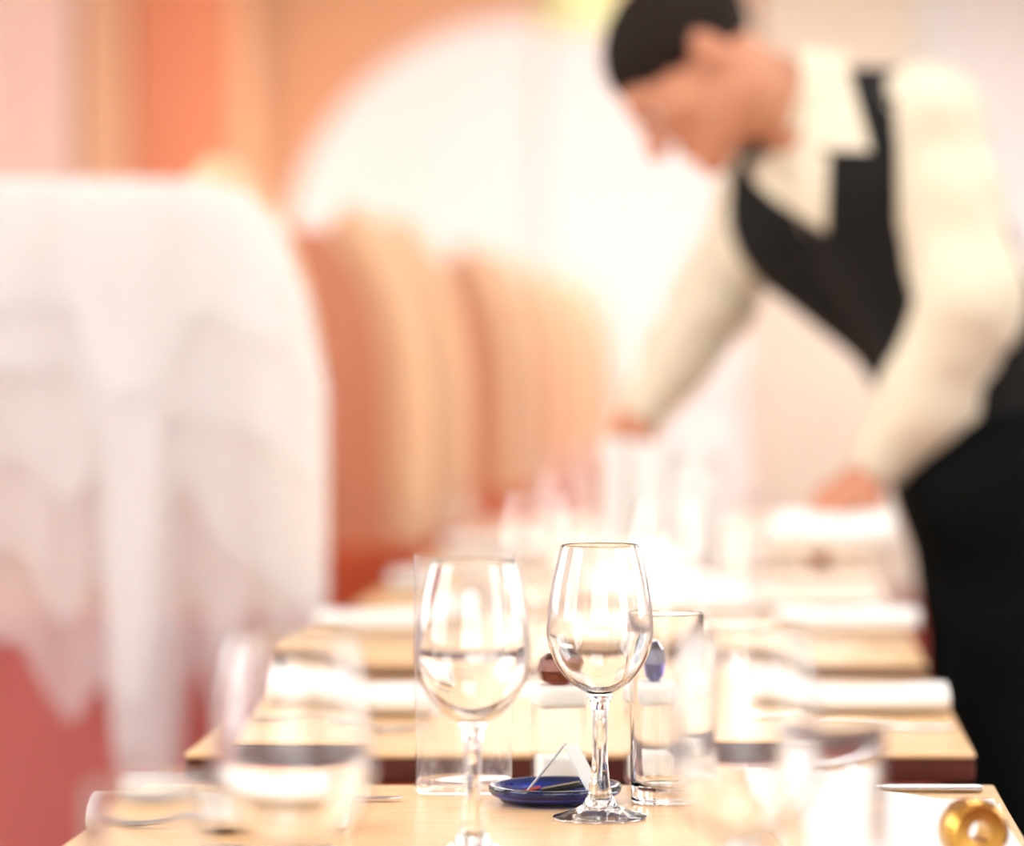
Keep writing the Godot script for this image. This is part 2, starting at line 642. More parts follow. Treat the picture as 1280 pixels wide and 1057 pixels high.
		if gm == null:
			gm = mat("lamp_glow", Color(0.9, 0.9, 0.9), 0.7)
			gm.emission_enabled = true
			gm.emission = Color(1, 0.97, 0.92)
			gm.emission_energy_multiplier = 1.5
		put("diffuser", Kit.new().rbox(Vector3(1.2, 0.01, 1.2), 0.002, Vector3(0, -0.055, 0), 1).mesh(30), gm, p)
		var al := AreaLight3D.new()
		al.name = "added_panel_light"
		al.area_size = Vector2(1.2, 1.2)
		al.light_color = Color(0.975, 0.985, 1.0)
		al.light_energy = CEIL * (2.7 if i > 2 else 0.9)
		al.shadow_enabled = true
		p.add_child(al)
		al.position = Vector3(0, -0.07, 0)
		al.rotation.x = -PI / 2

	# curtains along the left wall
	for c in [["pink_curtain", 9.3, 11.6, "pale pink curtain nearest the viewer on the left wall", 9.0], ["peach_curtain", 11.65, 12.6, "narrow peach curtain beside the pale pink one", 5.0], ["orange_curtain", 12.65, 15.1, "deep orange curtain on the left wall", 8.0], ["peach_curtain", 15.15, 15.9, "peach curtain in the corner by the arched window", 6.0]]:
		var w: float = c[2] - c[1]
		var cur := thing("curtain", c[3], "curtain", Vector3(x0 + 0.09, 0, -c[1]), PI / 2, "curtains on the left wall")
		put("cloth", pleats(w, func(_t): return 2.88, func(_t): return 0.03, c[4], 0.035, 0.004, 110, 8).mesh(180), M[c[0]], cur)
		put("rail", Kit.new().tube([Vector3(-0.01, 2.91, 0), Vector3(w + 0.01, 2.91, 0)], [0.014, 0.014]).mesh(40), M.brass, cur)

# ------------------------------------------------------------------ furniture
func make_table(label: String, xl: float, xr: float, zn: float, zf: float) -> void:
	var o := thing("table", label, "table", Vector3((xl + xr) / 2, 0, -(zn + zf) / 2), 0.0, "tables in the row")
	var w := xr - xl
	var d := zf - zn
	put("table_top", Kit.new().rbox(Vector3(w, 0.006, d), 0.0028, Vector3(0, TOP - 0.003, 0), 2).mesh(30), M.birch, o)
	put("edge_band", Kit.new().rbox(Vector3(w - 0.001, 0.0215, d - 0.001), 0.005, Vector3(0, TOP - 0.0165, 0), 2).mesh(30), M.dark_edge, o)
	put("column", Kit.new().lathe([Vector2(0.1, TOP - 0.0275), Vector2(0.1, TOP - 0.034), Vector2(0.035, TOP - 0.045), Vector2(0.03, 0.5), Vector2(0.03, 0.08), Vector2(0.045, 0.045)], 24).mesh(40), M.iron, o)
	put("base", Kit.new().lathe([Vector2(0.045, 0.046), Vector2(0.12, 0.035), Vector2(0.24, 0.016), Vector2(0.25, 0.008), Vector2(0.25, 0.0)], 40).mesh(40), M.iron, o)

const SHX := 0.15      # shoulder radii of a booth wing
const SHY := 0.36

func wing_outline(w: float, h: float) -> PackedVector2Array:
	var o := PackedVector2Array([Vector2(-w, 0.0), Vector2(0, 0.0)])
	for i in 15:
		var a := PI / 2 * i / 14
		o.append(Vector2(-SHX + SHX * cos(a), h - SHY + SHY * sin(a)))
	o.append(Vector2(-w * 0.5, h + 0.012))
	o.append(Vector2(-w, h))
	return o

func make_booth(label: String, xr: float, zn: float, length: float, cover: Material, lower: Material, h := 1.345) -> Node3D:
	var o := thing("booth_seat", label, "booth", Vector3(xr, 0, -zn), 0.0, "high-backed booths on the left")
	var w := 0.72
	for e in [0.0, length - 0.1]:
		var wing := put("side_wing", Kit.new().slab(wing_outline(w, h), -e - 0.1, -e, 0.02).mesh(45), cover, o)
		# roll down the wing front and shoulder, paler peach paints its window-lit edge
		var path := [Vector3(0.012, 0.70, -e - 0.05), Vector3(0.012, 0.75, -e - 0.05), Vector3(0.012, h - SHY - 0.02, -e - 0.05)]
		for i in range(1, 10):
			var a := PI / 2 * i / 10
			path.append(Vector3(-SHX + (SHX + 0.012) * cos(a), h - SHY + (SHY + 0.01) * sin(a), -e - 0.05))
		var rad := []
		for i in path.size():
			rad.append(0.062 if i > 0 and i < path.size() - 1 else 0.045)
		put("lit_edge_roll", Kit.new().tube(path, rad, 18).mesh(60), M.peach_cloth, wing)
		put("shaded_lower_panel", Kit.new().rbox(Vector3(w + 0.07, 0.72, 0.13), 0.02, Vector3(-w / 2 + 0.035, 0.36, -e - 0.05), 3).mesh(50), lower if e == 0.0 else M.rust_cloth, wing)  # deeper red mixes the seat colour with shade painted low on the booth
	put("seat_base", Kit.new().rbox(Vector3(w - 0.06, 0.26, length - 0.22), 0.01, Vector3(-w / 2 - 0.01, 0.21, -length / 2), 2).mesh(40), M.tan_wood, o)
	put("seat_cushion", Kit.new().rbox(Vector3(w - 0.14, 0.12, length - 0.22), 0.045, Vector3(-w / 2 + 0.03, 0.402, -length / 2), 4).mesh(60), cover, o)
	var back := put("backrest", Kit.new().rbox(Vector3(0.12, h - 0.12, length - 0.21), 0.04, Vector3(-w + 0.06, h / 2 + 0.04, -length / 2), 4).mesh(60), cover, o)
	for i in 4:
		var l := (length - 0.3) / 4
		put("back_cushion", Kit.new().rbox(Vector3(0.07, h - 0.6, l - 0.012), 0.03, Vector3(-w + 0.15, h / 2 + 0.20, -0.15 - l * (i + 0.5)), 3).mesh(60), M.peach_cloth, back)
	return o

# ------------------------------------------------------------------ tableware
var bowl_profile := [Vector2(0.0062, 0.0935), Vector2(0.012, 0.0955), Vector2(0.0235, 0.1035), Vector2(0.0335, 0.1165), Vector2(0.039, 0.131), Vector2(0.0402, 0.142), Vector2(0.039, 0.158), Vector2(0.0358, 0.178), Vector2(0.0325, 0.193), Vector2(0.0292, 0.205)]
var stem_profile := [Vector2(0.0135, 0.0105), Vector2(0.0098, 0.0165), Vector2(0.0078, 0.026), Vector2(0.0062, 0.042), Vector2(0.0058, 0.06), Vector2(0.0062, 0.078), Vector2(0.0076, 0.088), Vector2(0.0100, 0.0925)]
var foot_profile := [Vector2(0.0135, 0.0103), Vector2(0.019, 0.0072), Vector2(0.027, 0.0044), Vector2(0.0346, 0.0022), Vector2(0.0352, 0.0012), Vector2(0.0346, 0.0003)]

func make_wine_glass(label: String, where: Vector3, solid: bool) -> Node3D:
	var o := thing("wine_glass", label, "wine glass", where, 0.0, "wine glasses on the tables")
	var g: Material = M.clear_glass if solid else M.thin_glass
	var outer := smooth(bowl_profile, 5)
	if solid:
		var prof := []
		prof.append(Vector2(0.0005, 0.0929))
		prof.append_array(outer)
		prof.append(Vector2(0.0287, 0.2055))
		var inner := []
		for i in outer.size():
			var a: Vector2 = outer[maxi(i - 1, 0)]
			var b: Vector2 = outer[mini(i + 1, outer.size() - 1)]
			var t := (b - a).normalized()
			var q: Vector2 = outer[i] + Vector2(-t.y, t.x) * lerpf(0.0022, 0.0009, float(i) / outer.size())
			if q.x > 0.0015:
				inner.append(q)
		inner.reverse()
		prof.append_array(inner)
		prof.append(Vector2(0.0005, inner[-1].y - 0.0002))
		put("bowl", Kit.new().lathe(prof, 72).mesh(179.5), g, o)
	else:
		put("bowl", Kit.new().lathe(outer, 48, true, false).mesh(179.5, false), g, o)
	put("stem", Kit.new().lathe(smooth(stem_profile, 4), 28).mesh(60), g, o)
	put("foot", Kit.new().lathe(smooth(foot_profile, 3), 56).mesh(60), g, o)
	return o

func make_highball(label: String, where: Vector3, solid: bool, r := 0.0292, h := 0.147) -> Node3D:
	var o := thing("tall_tumbler", label, "drinking glass", where, 0.0, "straight tumblers on the tables")
	var rb := r - 0.0015
	if solid:
		var prof := [Vector2(0.0005, 0.0006), Vector2(rb - 0.002, 0.0006), Vector2(rb, 0.003), Vector2(lerpf(rb, r, 0.5), h * 0.5), Vector2(r, h - 0.001), Vector2(r - 0.0008, h), Vector2(r - 0.0016, h - 0.001), Vector2(lerpf(rb, r, 0.5) - 0.002, h * 0.5), Vector2(rb - 0.0026, 0.018), Vector2(rb - 0.006, 0.0135), Vector2(0.0005, 0.0125)]
		put("body", Kit.new().lathe(prof, 64).mesh(50), M.clear_glass, o)
	else:
		put("body", Kit.new().lathe([Vector2(rb, 0.010), Vector2(lerpf(rb, r, 0.3), h * 0.3), Vector2(lerpf(rb, r, 0.7), h * 0.7), Vector2(r, h)], 44, false, false).mesh(179.5, false), M.thin_glass, o)
		put("base", Kit.new().lathe([Vector2(rb - 0.003, 0.0005), Vector2(rb, 0.003), Vector2(rb, 0.0095), Vector2(rb - 0.002, 0.0115), Vector2(0.001, 0.0105)], 44).mesh(50), M.thin_glass, o)
	return o

func make_napkin_mesh(length: float, width: float, thick: float, seed_: int) -> Mesh:
	# cloth rolled flat: a spiral cross-section carried along x
	var rng := RandomNumberGenerator.new()
	rng.seed = seed_
	var prof_out := []
	var turns := 2.1
	var n := 64
	for i in n + 1:
		var a := TAU * turns * i / n
		var q := 1.0 - 0.36 * float(i) / n
		prof_out.append(Vector2(cos(a + 2.6) * width / 2 * q, thick / 2 + sin(a + 2.6) * thick / 2 * q))
	var th := 0.0028
	var rings := []
	for j in 17:
		var t := float(j) / 16
		var x := (t - 0.5) * length
		var wob := 1.0 + 0.05 * sin(t * 7.0 + seed_) + rng.randf_range(-0.015, 0.015)
		var ring := PackedVector3Array()
		var outer := []
		var inner := []
		for i in n + 1:
			var p: Vector2 = prof_out[i]
			var skew := 0.010 * float(i) / n * (1.0 if t < 0.5 else -1.0) * absf(t - 0.5) * 2.0
			outer.append(Vector3(x + skew, maxf(p.y * wob, 0.0), p.x))
			var c := Vector2(0, thick / 2)
			var w := (p - c).normalized()
			var pi_ := p - w * th
			inner.append(Vector3(x + skew, maxf(pi_.y * wob, 0.0012), pi_.x))
		for p in outer: ring.append(p)
		inner.reverse()
		for p in inner: ring.append(p)
		rings.append(ring)
	var k := Kit.new()
	k.loft(rings, false, false)
	# end strips
	var m: int = rings[0].size()
	for e in 2:
		var base := 0 if e == 0 else 16 * m
		for i in n:
			var a := base + i
			var b := base + i + 1
			var c := base + m - 1 - i - 1
			var d := base + m - 1 - i
			k.f.append_array(PackedInt32Array([a, c, b, a, d, c] if e == 0 else [a, b, c, a, c, d]))
	return k.mesh(50)

func fork_mesh() -> Mesh:
	# lies along x, tines towards +x
	var k := Kit.new()
	var rings := []
	for e in [[-0.095, 0.0045, 0.0011, 0.002], [-0.09, 0.0085, 0.0014, 0.002], [-0.06, 0.007, 0.0014, 0.002], [-0.02, 0.0038, 0.0017, 0.004], [0.02, 0.0032, 0.0018, 0.006], [0.032, 0.007, 0.0013, 0.005], [0.042, 0.0115, 0.0011, 0.003], [0.055, 0.0118, 0.001, 0.0025]]:
		var ring := PackedVector3Array()
		for j in 10:
			var a := TAU * j / 10
			ring.append(Vector3(e[0], e[3] + e[2] * sin(a), e[1] * cos(a)))
		rings.append(ring)
	k.loft(rings)
	for i in 4:
		var z := (i - 1.5) * 0.0062
		k.tube([Vector3(0.053, 0.0026, z), Vector3(0.075, 0.0030, z), Vector3(0.094, 0.0055, z * 0.95)], [0.0017, 0.0015, 0.0007], 6)
	return k.mesh(60)

func knife_mesh() -> Mesh:
	var k := Kit.new()
	var rings := []
	for e in [[-0.105, 0.005, 0.0025], [-0.10, 0.0075, 0.0032], [-0.05, 0.0072, 0.003], [-0.01, 0.005, 0.0026], [0.0, 0.0055, 0.0018], [0.012, 0.0092, 0.0012], [0.06, 0.0098, 0.001], [0.09, 0.008, 0.0009], [0.104, 0.003, 0.0007]]:
		var ring := PackedVector3Array()
		for j in 10:
			var a := TAU * j / 10
			ring.append(Vector3(e[0], 0.0034 + e[2] * sin(a), e[1] * cos(a) - (0.002 if e[0] > 0.0 else 0.0)))
		rings.append(ring)
	k.loft(rings)
	return k.mesh(60)

func make_ashtray(where: Vector3) -> void:
	var o := thing("ashtray", "round blue glass ashtray holding an open matchbook", "ashtray", where)
	var prof := [Vector2(0.0005, 0.0008), Vector2(0.038, 0.0008), Vector2(0.042, 0.0018), Vector2(0.0435, 0.004), Vector2(0.0445, 0.0065), Vector2(0.0495, 0.0085), Vector2(0.0515, 0.0115), Vector2(0.0518, 0.0155), Vector2(0.0508, 0.0178), Vector2(0.0485, 0.0183), Vector2(0.0462, 0.0172), Vector2(0.0445, 0.0135), Vector2(0.041, 0.0085), Vector2(0.034, 0.006), Vector2(0.0005, 0.0055)]
	for i in prof.size():
		prof[i].y *= 0.79
	put("dish", Kit.new().lathe(prof, 80).mesh(50), M.blue_glass, o)

func make_matchbook(where: Vector3) -> void:
	var o := thing("matchbook", "white matchbook standing open like a tent in the blue ashtray", "matchbook", where)
	var s := 1600.0
	# apex above the dish, one cover leg to the right and one to the left; both run back in depth
	var back := Vector3(0.009, 0.0, -0.022)
	var apex := Vector3(0.0070, 0.0462, 0.010)
	var right := Vector3(0.0285, 0.0068, 0.014)
	var left := Vector3(-0.0210, 0.0125, 0.012)
	var leg := func(a: Vector3, b: Vector3, th: float, back: Vector3) -> Kit:
		var n := (b - a).cross(back).normalized() * th * 0.5
		var k := Kit.new()
		k.loft([PackedVector3Array([a + n, a - n, a - n + back, a + n + back]), PackedVector3Array([b + n, b - n, b - n + back, b + n + back])])
		return k
	put("front_cover", leg.call(apex, right, 0.0012, back).mesh(20), M.white_card, o)
	put("back_cover", leg.call(apex + Vector3(-0.0006, 0.0004, 0), left, 0.0011, Vector3(0.002, 0, -0.02)).mesh(20), M.grey_card, o)
	var d := (left - apex).normalized()
	put("striker_strip", leg.call(left + d * 0.0002, left + d * 0.014 + Vector3(-0.004, 0.003, 0), 0.0022, back).mesh(20), M.match_red, o)
	var comb := put("match_comb", Kit.new().rbox(Vector3(0.036, 0.0022, 0.014), 0.0006, Vector3(0.006, 0.0118, -0.002), 1, Basis(Vector3.BACK, 0.18)).mesh(20), M.black_card, o)
	for i in 5:
		put("match", Kit.new().rbox(Vector3(0.030, 0.0011, 0.0018), 0.0003, Vector3(0.004, 0.0142, -0.0075 + i * 0.0027), 1, Basis(Vector3.BACK, 0.18)).mesh(20), M.match_stick if i % 2 else M.black_card, comb)

func make_shaker(called: String, label: String, where: Vector3, stopper: Material, fill: float, sw: float, sh: float) -> void:
	var o := thing(called, label, "shaker", where, 0.25, "stoppered cellars at the back of the first table")
	var w := 0.040
	var h := 0.082
	put("jar", Kit.new().rbox(Vector3(w, h, w), 0.005, Vector3(0, h / 2 + 0.0005, 0), 3).mesh(50), M.thin_glass, o)
	put("salt", Kit.new().rbox(Vector3(w - 0.006, fill, w - 0.006), 0.003, Vector3(0, fill / 2 + 0.004, 0), 3).mesh(50), M.salt, o)
	put("lid", Kit.new().rbox(Vector3(w + 0.002, 0.018, w + 0.002), 0.006, Vector3(0, h - 0.008, 0), 3).mesh(50), M.salt, o)
	var p := []
	for e in [[0.35, 0.0], [0.8, 0.12], [1.0, 0.45], [0.85, 0.8], [0.45, 1.0]]:
		p.append(Vector2(sw * 0.5 * e[0], h + 0.001 + sh * e[1]))
	put("stopper", Kit.new().lathe(p, 7).mesh(10), stopper, o)

# ------------------------------------------------------------------ the waiter
func jt(px: float, py: float, dz: float) -> Vector3:
	var z := 4.89 + dz
	var s := F / z
	return Vector3((px - VX) / s, EYE + (VY - py) / s, -z)

func hand_bones(wrist: Vector3, fwd: Vector3, palm: Vector3, thumb_side: Vector3, curl: float) -> Array:
	fwd = fwd.normalized()
	palm = (palm - fwd * palm.dot(fwd)).normalized()
	var side := fwd.cross(palm).normalized()
	if side.dot(thumb_side) < 0.0:
		side = -side
	var b := []
	var len := [0.074, 0.082, 0.076, 0.060]
	for i in 4:
		var off := side * (0.030 - 0.020 * i)
		var knuckle := wrist + fwd * (0.088 - 0.004 * absf(i - 1.0)) + off
		b.append(bone(wrist + off * 0.55 + fwd * 0.008, knuckle, 0.0155, 0.0115))
		var p := knuckle
		var dir := fwd
		var spread := side * (0.10 - 0.065 * i)
		for k in 3:
			var ang := curl * (0.75 if k == 0 else 1.0)
			dir = (dir * cos(ang) + palm * sin(ang) * 1.0).normalized()
			var perp := (palm - dir * palm.dot(dir))
			palm = palm
			var l: float = len[i] * [0.45, 0.31, 0.24][k]
			var q := p + (dir + spread * 0.6).normalized() * l
			b.append(bone(p, q, 0.0092 - 0.0008 * k, 0.0086 - 0.0010 * k))
			p = q
	var t0 := wrist + fwd * 0.022 + side * 0.024 + palm * 0.006
	var t1 := t0 + (fwd * 0.55 + side * 0.75 + palm * 0.35).normalized() * 0.040
	var t2 := t1 + (fwd * 0.85 + side * 0.25 + palm * 0.45).normalized() * 0.032
	var t3 := t2 + (fwd * 0.95 - side * 0.05 + palm * 0.40).normalized() * 0.025
	b.append(bone(t0, t1, 0.015, 0.0112))
	b.append(bone(t1, t2, 0.0108, 0.0098))
	b.append(bone(t2, t3, 0.0096, 0.0078))
	return b

func span(bones: Array, pad: float) -> Array:
	var lo := Vector3.ONE * 99
	var hi := -lo
	for b in bones:
		for p in [b[0], b[0] + b[1]]:
			var r: float = maxf(b[3], b[3] + b[4]) + pad
			lo = lo.min(p - Vector3.ONE * r)
			hi = hi.max(p + Vector3.ONE * r)
	return [lo, hi]

func make_waiter() -> void:
	var root := thing("person", "waiter in white shirt and black waistcoat bending over the tables, arranging them", "person", Vector3(0.38, 0, -4.89))
	var org := root.position
	# joints
	var pel_l := jt(1268, 565, -0.07)
	var pel_r := jt(1238, 570, 0.08)
	var wai_l := jt(1195, 410, -0.05)
	var wai_r := jt(1172, 404, 0.07)
	var che_l := jt(1112, 232, -0.07)
	var che_r := jt(1022, 266, 0.09)
	var neck := jt(1030, 150, 0.0)
	var head_c := jt(856, 90, 0.0)
	var sh_l := jt(1163, 152, -0.14)
	var sh_r := jt(965, 232, 0.15)
	var el_l := jt(1215, 375, -0.22)
	var wr_l := jt(1096, 584, -0.13)
	var el_r := jt(893, 372, 0.16)
	var wr_r := jt(800, 522, 0.15)
	var hip_l := Vector3(0.345, 0.92, -4.79)
	var hip_r := Vector3(0.335, 0.92, -4.99)
	var kn_l := Vector3(0.366, 0.50, -4.77)
	var kn_r := Vector3(0.36, 0.50, -5.00)
	var an_l := Vector3(0.45, 0.095, -4.76)
	var an_r := Vector3(0.43, 0.095, -5.02)
	# head frame
	var up := Vector3(-0.80, 0.60, 0.0).normalized()
	var fw := Vector3(-0.60, -0.80, 0.12).normalized()
	up = (up - fw * up.dot(fw)).normalized()
	var lf := up.cross(fw)
	var H := func(f: float, u: float, l: float) -> Vector3: return head_c + fw * f + up * u + lf * l
	var torso := [bone(che_l, wai_l, 0.122, 0.098), bone(wai_l, pel_l, 0.098, 0.115), bone(che_r, wai_r, 0.112, 0.094), bone(wai_r, pel_r, 0.094, 0.115), bone(sh_l, che_l, 0.055, 0.10), bone(sh_r, che_r, 0.05, 0.095), bone(jt(1060, 150, 0.0), sh_l, 0.060, 0.058), bone(jt(1035, 175, 0.02), sh_r, 0.060, 0.055)]
	var neck_b := [bone(neck, H.call(-0.035, -0.055, 0.0), 0.062, 0.058)]
	var arms := [bone(sh_l, el_l, 0.052, 0.043), bone(el_l, wr_l, 0.042, 0.028), bone(sh_r, el_r, 0.050, 0.042), bone(el_r, wr_r, 0.041, 0.027)]
	var legs := [bone(pel_l, hip_l, 0.11, 0.10), bone(pel_r, hip_r, 0.11, 0.10), bone(hip_l, kn_l, 0.092, 0.060), bone(hip_r, kn_r, 0.092, 0.060), bone(kn_l, an_l, 0.058, 0.040), bone(kn_r, an_r, 0.058, 0.040)]
	var hand_l := hand_bones(wr_l, (jt(1050, 622, -0.13) - wr_l), Vector3(-0.25, -0.9, -0.3), Vector3(-0.3, 0.1, 1.0), 0.55)
	var hand_r := hand_bones(wr_r, (jt(778, 580, 0.17) - wr_r), Vector3(-0.55, -0.55, 0.5), Vector3(-0.3, 0.2, 1.0), 0.42)
	var head_f := func(p: Vector3) -> float:
		var q := p - head_c
		var f := q.dot(fw)
		var u := q.dot(up)
		var l := q.dot(lf)
		var al := absf(l)
		var ell := func(cf: float, cu: float, cl: float, rf: float, ru: float, rl: float) -> float:
			var e := Vector3((f - cf) / rf, (u - cu) / ru, (al - cl) / rl)
			return (e.length() - 1.0) * minf(rf, minf(ru, rl))
		var d: float = ell.call(-0.024, 0.034, 0.0, 0.108, 0.084, 0.077)
		d = smin(d, ell.call(0.028, -0.045, 0.0, 0.060, 0.078, 0.058), 0.04)
		var pt := Vector3(f, u, al)
		d = smin(d, bones_at(pt, [bone(Vector3(-0.005, -0.066, 0.052), Vector3(0.072, -0.106, 0.010), 0.014, 0.017)], 0.01), 0.03)
		d = smin(d, bones_at(pt, [bone(Vector3(0.082, 0.016, 0.012), Vector3(0.070, 0.018, 0.042), 0.012, 0.010)], 0.01), 0.018)
		d = smin(d, bones_at(pt, [bone(Vector3(0.052, -0.022, 0.042), Vector3(0.045, -0.03, 0.055), 0.016, 0.012)], 0.01), 0.025)
		d = -smin(-d, (Vector3(f - 0.098, u + 0.003, al - 0.033).length() - 0.017), 0.012)
		d = smin(d, bones_at(pt, [bone(Vector3(0.090, 0.002, 0.0), Vector3(0.116, -0.036, 0.0), 0.0085, 0.0115), bone(Vector3(0.110, -0.040, 0.0), Vector3(0.100, -0.042, 0.013), 0.008, 0.007)], 0.012), 0.010)
		d = smin(d, bones_at(pt, [bone(Vector3(0.092, -0.063, 0.0), Vector3(0.082, -0.064, 0.021), 0.006, 0.004), bone(Vector3(0.091, -0.074, 0.0), Vector3(0.083, -0.073, 0.018), 0.0068, 0.004)], 0.003), 0.007)
		d = smin(d, bones_at(pt, [bone(Vector3(0.080, -0.104, 0.0), Vector3(0.078, -0.104, 0.008), 0.017, 0.015)], 0.01), 0.016)
		var ear: float = ell.call(-0.034, -0.014, 0.080, 0.020, 0.033, 0.008)
		ear = maxf(ear, -(Vector3(f + 0.030, u + 0.012, (al - 0.090) * 1.5).length() - 0.012))
		d = smin(d, ear, 0.006)
		return smin(d, bones_at(p, neck_b, 0.02), 0.03)
	var cell_body := 0.014
	# body: head and hands finely, the rest coarser; the joins lie inside the flesh
	var skin_bones := torso + neck_b + arms + legs
	var sp := span(skin_bones, 0.03)
	var kit := nets(func(p): return bones_at(p, skin_bones, 0.035), sp[0], sp[1], cell_body)
	var nf := maxf(0.0, 0.0)
	kit.add(nets(head_f, head_c - Vector3.ONE * 0.155 - Vector3(0.02, 0, 0), head_c + Vector3(0.20, 0.145, 0.145), 0.0055))
	for hb in [hand_l + [bone(wr_l.lerp(el_l, 0.22), wr_l, 0.030, 0.027)], hand_r + [bone(wr_r.lerp(el_r, 0.22), wr_r, 0.029, 0.026)]]:
		var hs := span(hb, 0.012)
		kit.add(nets(func(p): return bones_at(p, hb, 0.010), hs[0], hs[1], 0.0042))
	put("body", kit.moved(Transform3D(Basis.IDENTITY, -org)).mesh(180), M.skin, root)
	var eyes := Kit.new()
	for sgn in [-1, 1]:
		var ring := []
		for i in 9:
			var a := -PI / 2 + PI * i / 8
			ring.append(Vector2(maxf(0.0118 * cos(a), 0.0001), 0.0118 * sin(a)))
		var e := put("eye", Kit.new().lathe(ring, 16).mesh(180), M.eye_white, root, H.call(0.071, -0.005, sgn * 0.033) - org)
		put("iris", Kit.new().lathe(ring, 12).moved(Transform3D(Basis.from_scale(Vector3.ONE * 0.5), fw * 0.0072 - up * 0.002)).mesh(180), M.iris, e)
	# hair: short, cut off along a line from the forehead to the nape
	var hair_f := func(p: Vector3) -> float:
		var q := p - head_c
		var f := q.dot(fw)
		var u := q.dot(up)
		var l := q.dot(lf)
		var e := Vector3((f + 0.027) / 0.115, (u - 0.037) / 0.094, l / 0.0825)
		var d := (e.length() - 1.0) * 0.0825
		var cut := (0.026 + 0.50 * (f - 0.06)) - u
		if f > 0.0:
			cut = maxf(cut, (0.052 - 0.35 * absf(l)) * smoothstep(0.02, 0.075, f) - u + (f - 0.06) * 0.3)
		var side := maxf(0.0, 1.0 - Vector2(f + 0.030, u + 0.010).length() / 0.036) * 0.03
		return maxf(d, cut + side) + 0.0018 * sin(f * 170.0 + u * 60.0) * sin(l * 150.0)
	put("hair", nets(hair_f, head_c - Vector3.ONE * 0.16, head_c + Vector3.ONE * 0.16, 0.006).moved(Transform3D(Basis.IDENTITY, -org)).mesh(180), M.hair, root)
	# torso frame
	var t_up := (neck - (pel_l + pel_r) * 0.5).normalized()
	var n_f := Vector3(-cos(deg_to_rad(41)), 0, sin(deg_to_rad(41)))
	n_f = (n_f - t_up * n_f.dot(t_up)).normalized()
	var l_s := t_up.cross(n_f)
	# shirt with full sleeves
	var sleeves := [bone(sh_l, jt(1193, 250, -0.18), 0.067, 0.060), bone(jt(1193, 250, -0.18), el_l, 0.060, 0.068), bone(el_l, jt(1155, 498, -0.17), 0.068, 0.058), bone(jt(1155, 498, -0.17), wr_l, 0.058, 0.040), bone(sh_r, el_r, 0.066, 0.056), bone(el_r, jt(850, 440, 0.155), 0.056, 0.050), bone(jt(850, 440, 0.155), wr_r, 0.050, 0.036)]
	var shirt_b := []
	for b in torso:
		shirt_b.append([b[0], b[1], b[2], b[3] + 0.008, b[4]])
	shirt_b += sleeves
	var dl := (wr_l - el_l).normalized()
	var dr := (wr_r - el_r).normalized()
	var neck_ax: Vector3 = (H.call(-0.03, -0.05, 0.0) - neck).normalized()
	var shirt_f := func(p: Vector3) -> float:
		var d := bones_at(p, shirt_b, 0.03)
		d += 0.0035 * sin(p.y * 60.0 + p.x * 34.0 + 2.0 * sin(p.z * 30.0)) * sin(p.x * 40.0 - p.z * 25.0)
		if (p - wr_l).length() < 0.09:
			d = maxf(d, (p - wr_l).dot(dl) + 0.004)
		if (p - wr_r).length() < 0.09:
			d = maxf(d, (p - wr_r).dot(dr) + 0.004)
		return d
	var ss := span(shirt_b, 0.02)
	put("shirt", nets(shirt_f, ss[0], ss[1], 0.0125).moved(Transform3D(Basis.IDENTITY, -org)).mesh(180), M.shirt, root)
	for e in [[wr_l, dl, 0.041], [wr_r, dr, 0.037]]:
		var w: Vector3 = e[0]
		var d: Vector3 = e[1]
		var c := Kit.new().tube([w - d * 0.055, w - d * 0.052, w - d * 0.004, w], [e[2] * 1.0, e[2] * 1.06, e[2] * 1.0, e[2] * 0.92], 24)
		put("cuff", c.moved(Transform3D(Basis.IDENTITY, -org)).mesh(50), M.shirt, root)
	# waistcoat
	var vest_b := []
	for i in torso.size():
		var b = torso[i]
		vest_b.append([b[0], b[1], b[2], b[3] + (0.017 if i < 4 else 0.014), b[4]])
	var hole_l := bone(sh_l + Vector3(0.022, 0.022, 0.0), el_l, 0.086, 0.080)
	var hole_r := bone(sh_r - l_s * 0.00, el_r, 0.080, 0.085)
	var vest_f := func(p: Vector3) -> float:
		var d := bones_at(p, vest_b, 0.03)
		d = maxf(d, -bones_at(p, [hole_l], 0.01))
		d = maxf(d, -bones_at(p, [hole_r], 0.01))
		var q := p - neck
		var h := q.dot(t_up)
		var l := q.dot(l_s)
		var f := q.dot(n_f)
		if f > -0.03:
			var open := (VNECK_W * clampf((h + VNECK_D) / VNECK_D, -0.3, 1.3)) - absf(l + 0.01)
			d = maxf(d, minf(open, f + 0.03))
		d = maxf(d, -(Vector3(q - neck_ax * q.dot(neck_ax)).length() - 0.078) if q.dot(neck_ax) > -0.03 else d)
		return maxf(d, -(h + 0.475 + 0.10 * maxf(f, 0.0)))
	var vs := span(vest_b, 0.02)
	put("waistcoat", nets(vest_f, vs[0], vs[1], 0.010).moved(Transform3D(Basis.IDENTITY, -org)).mesh(180), M.vest, root)
	# collar: a band round the neck and two turned-down wings
	var ring_pts := func(c: Vector3, r: float, ax: Vector3, n: int) -> PackedVector3Array:
		var a := ax.cross(Vector3.BACK).normalized()
		var b := ax.cross(a)
		var out := PackedVector3Array()
		for i in n:
			out.append(c + (a * cos(TAU * i / n) + b * sin(TAU * i / n)) * r)
		return out
	var cn := jt(1012, 128, 0.0)
	var ca := Vector3(-0.93, 0.30, 0.02).normalized()
	var band := Kit.new()
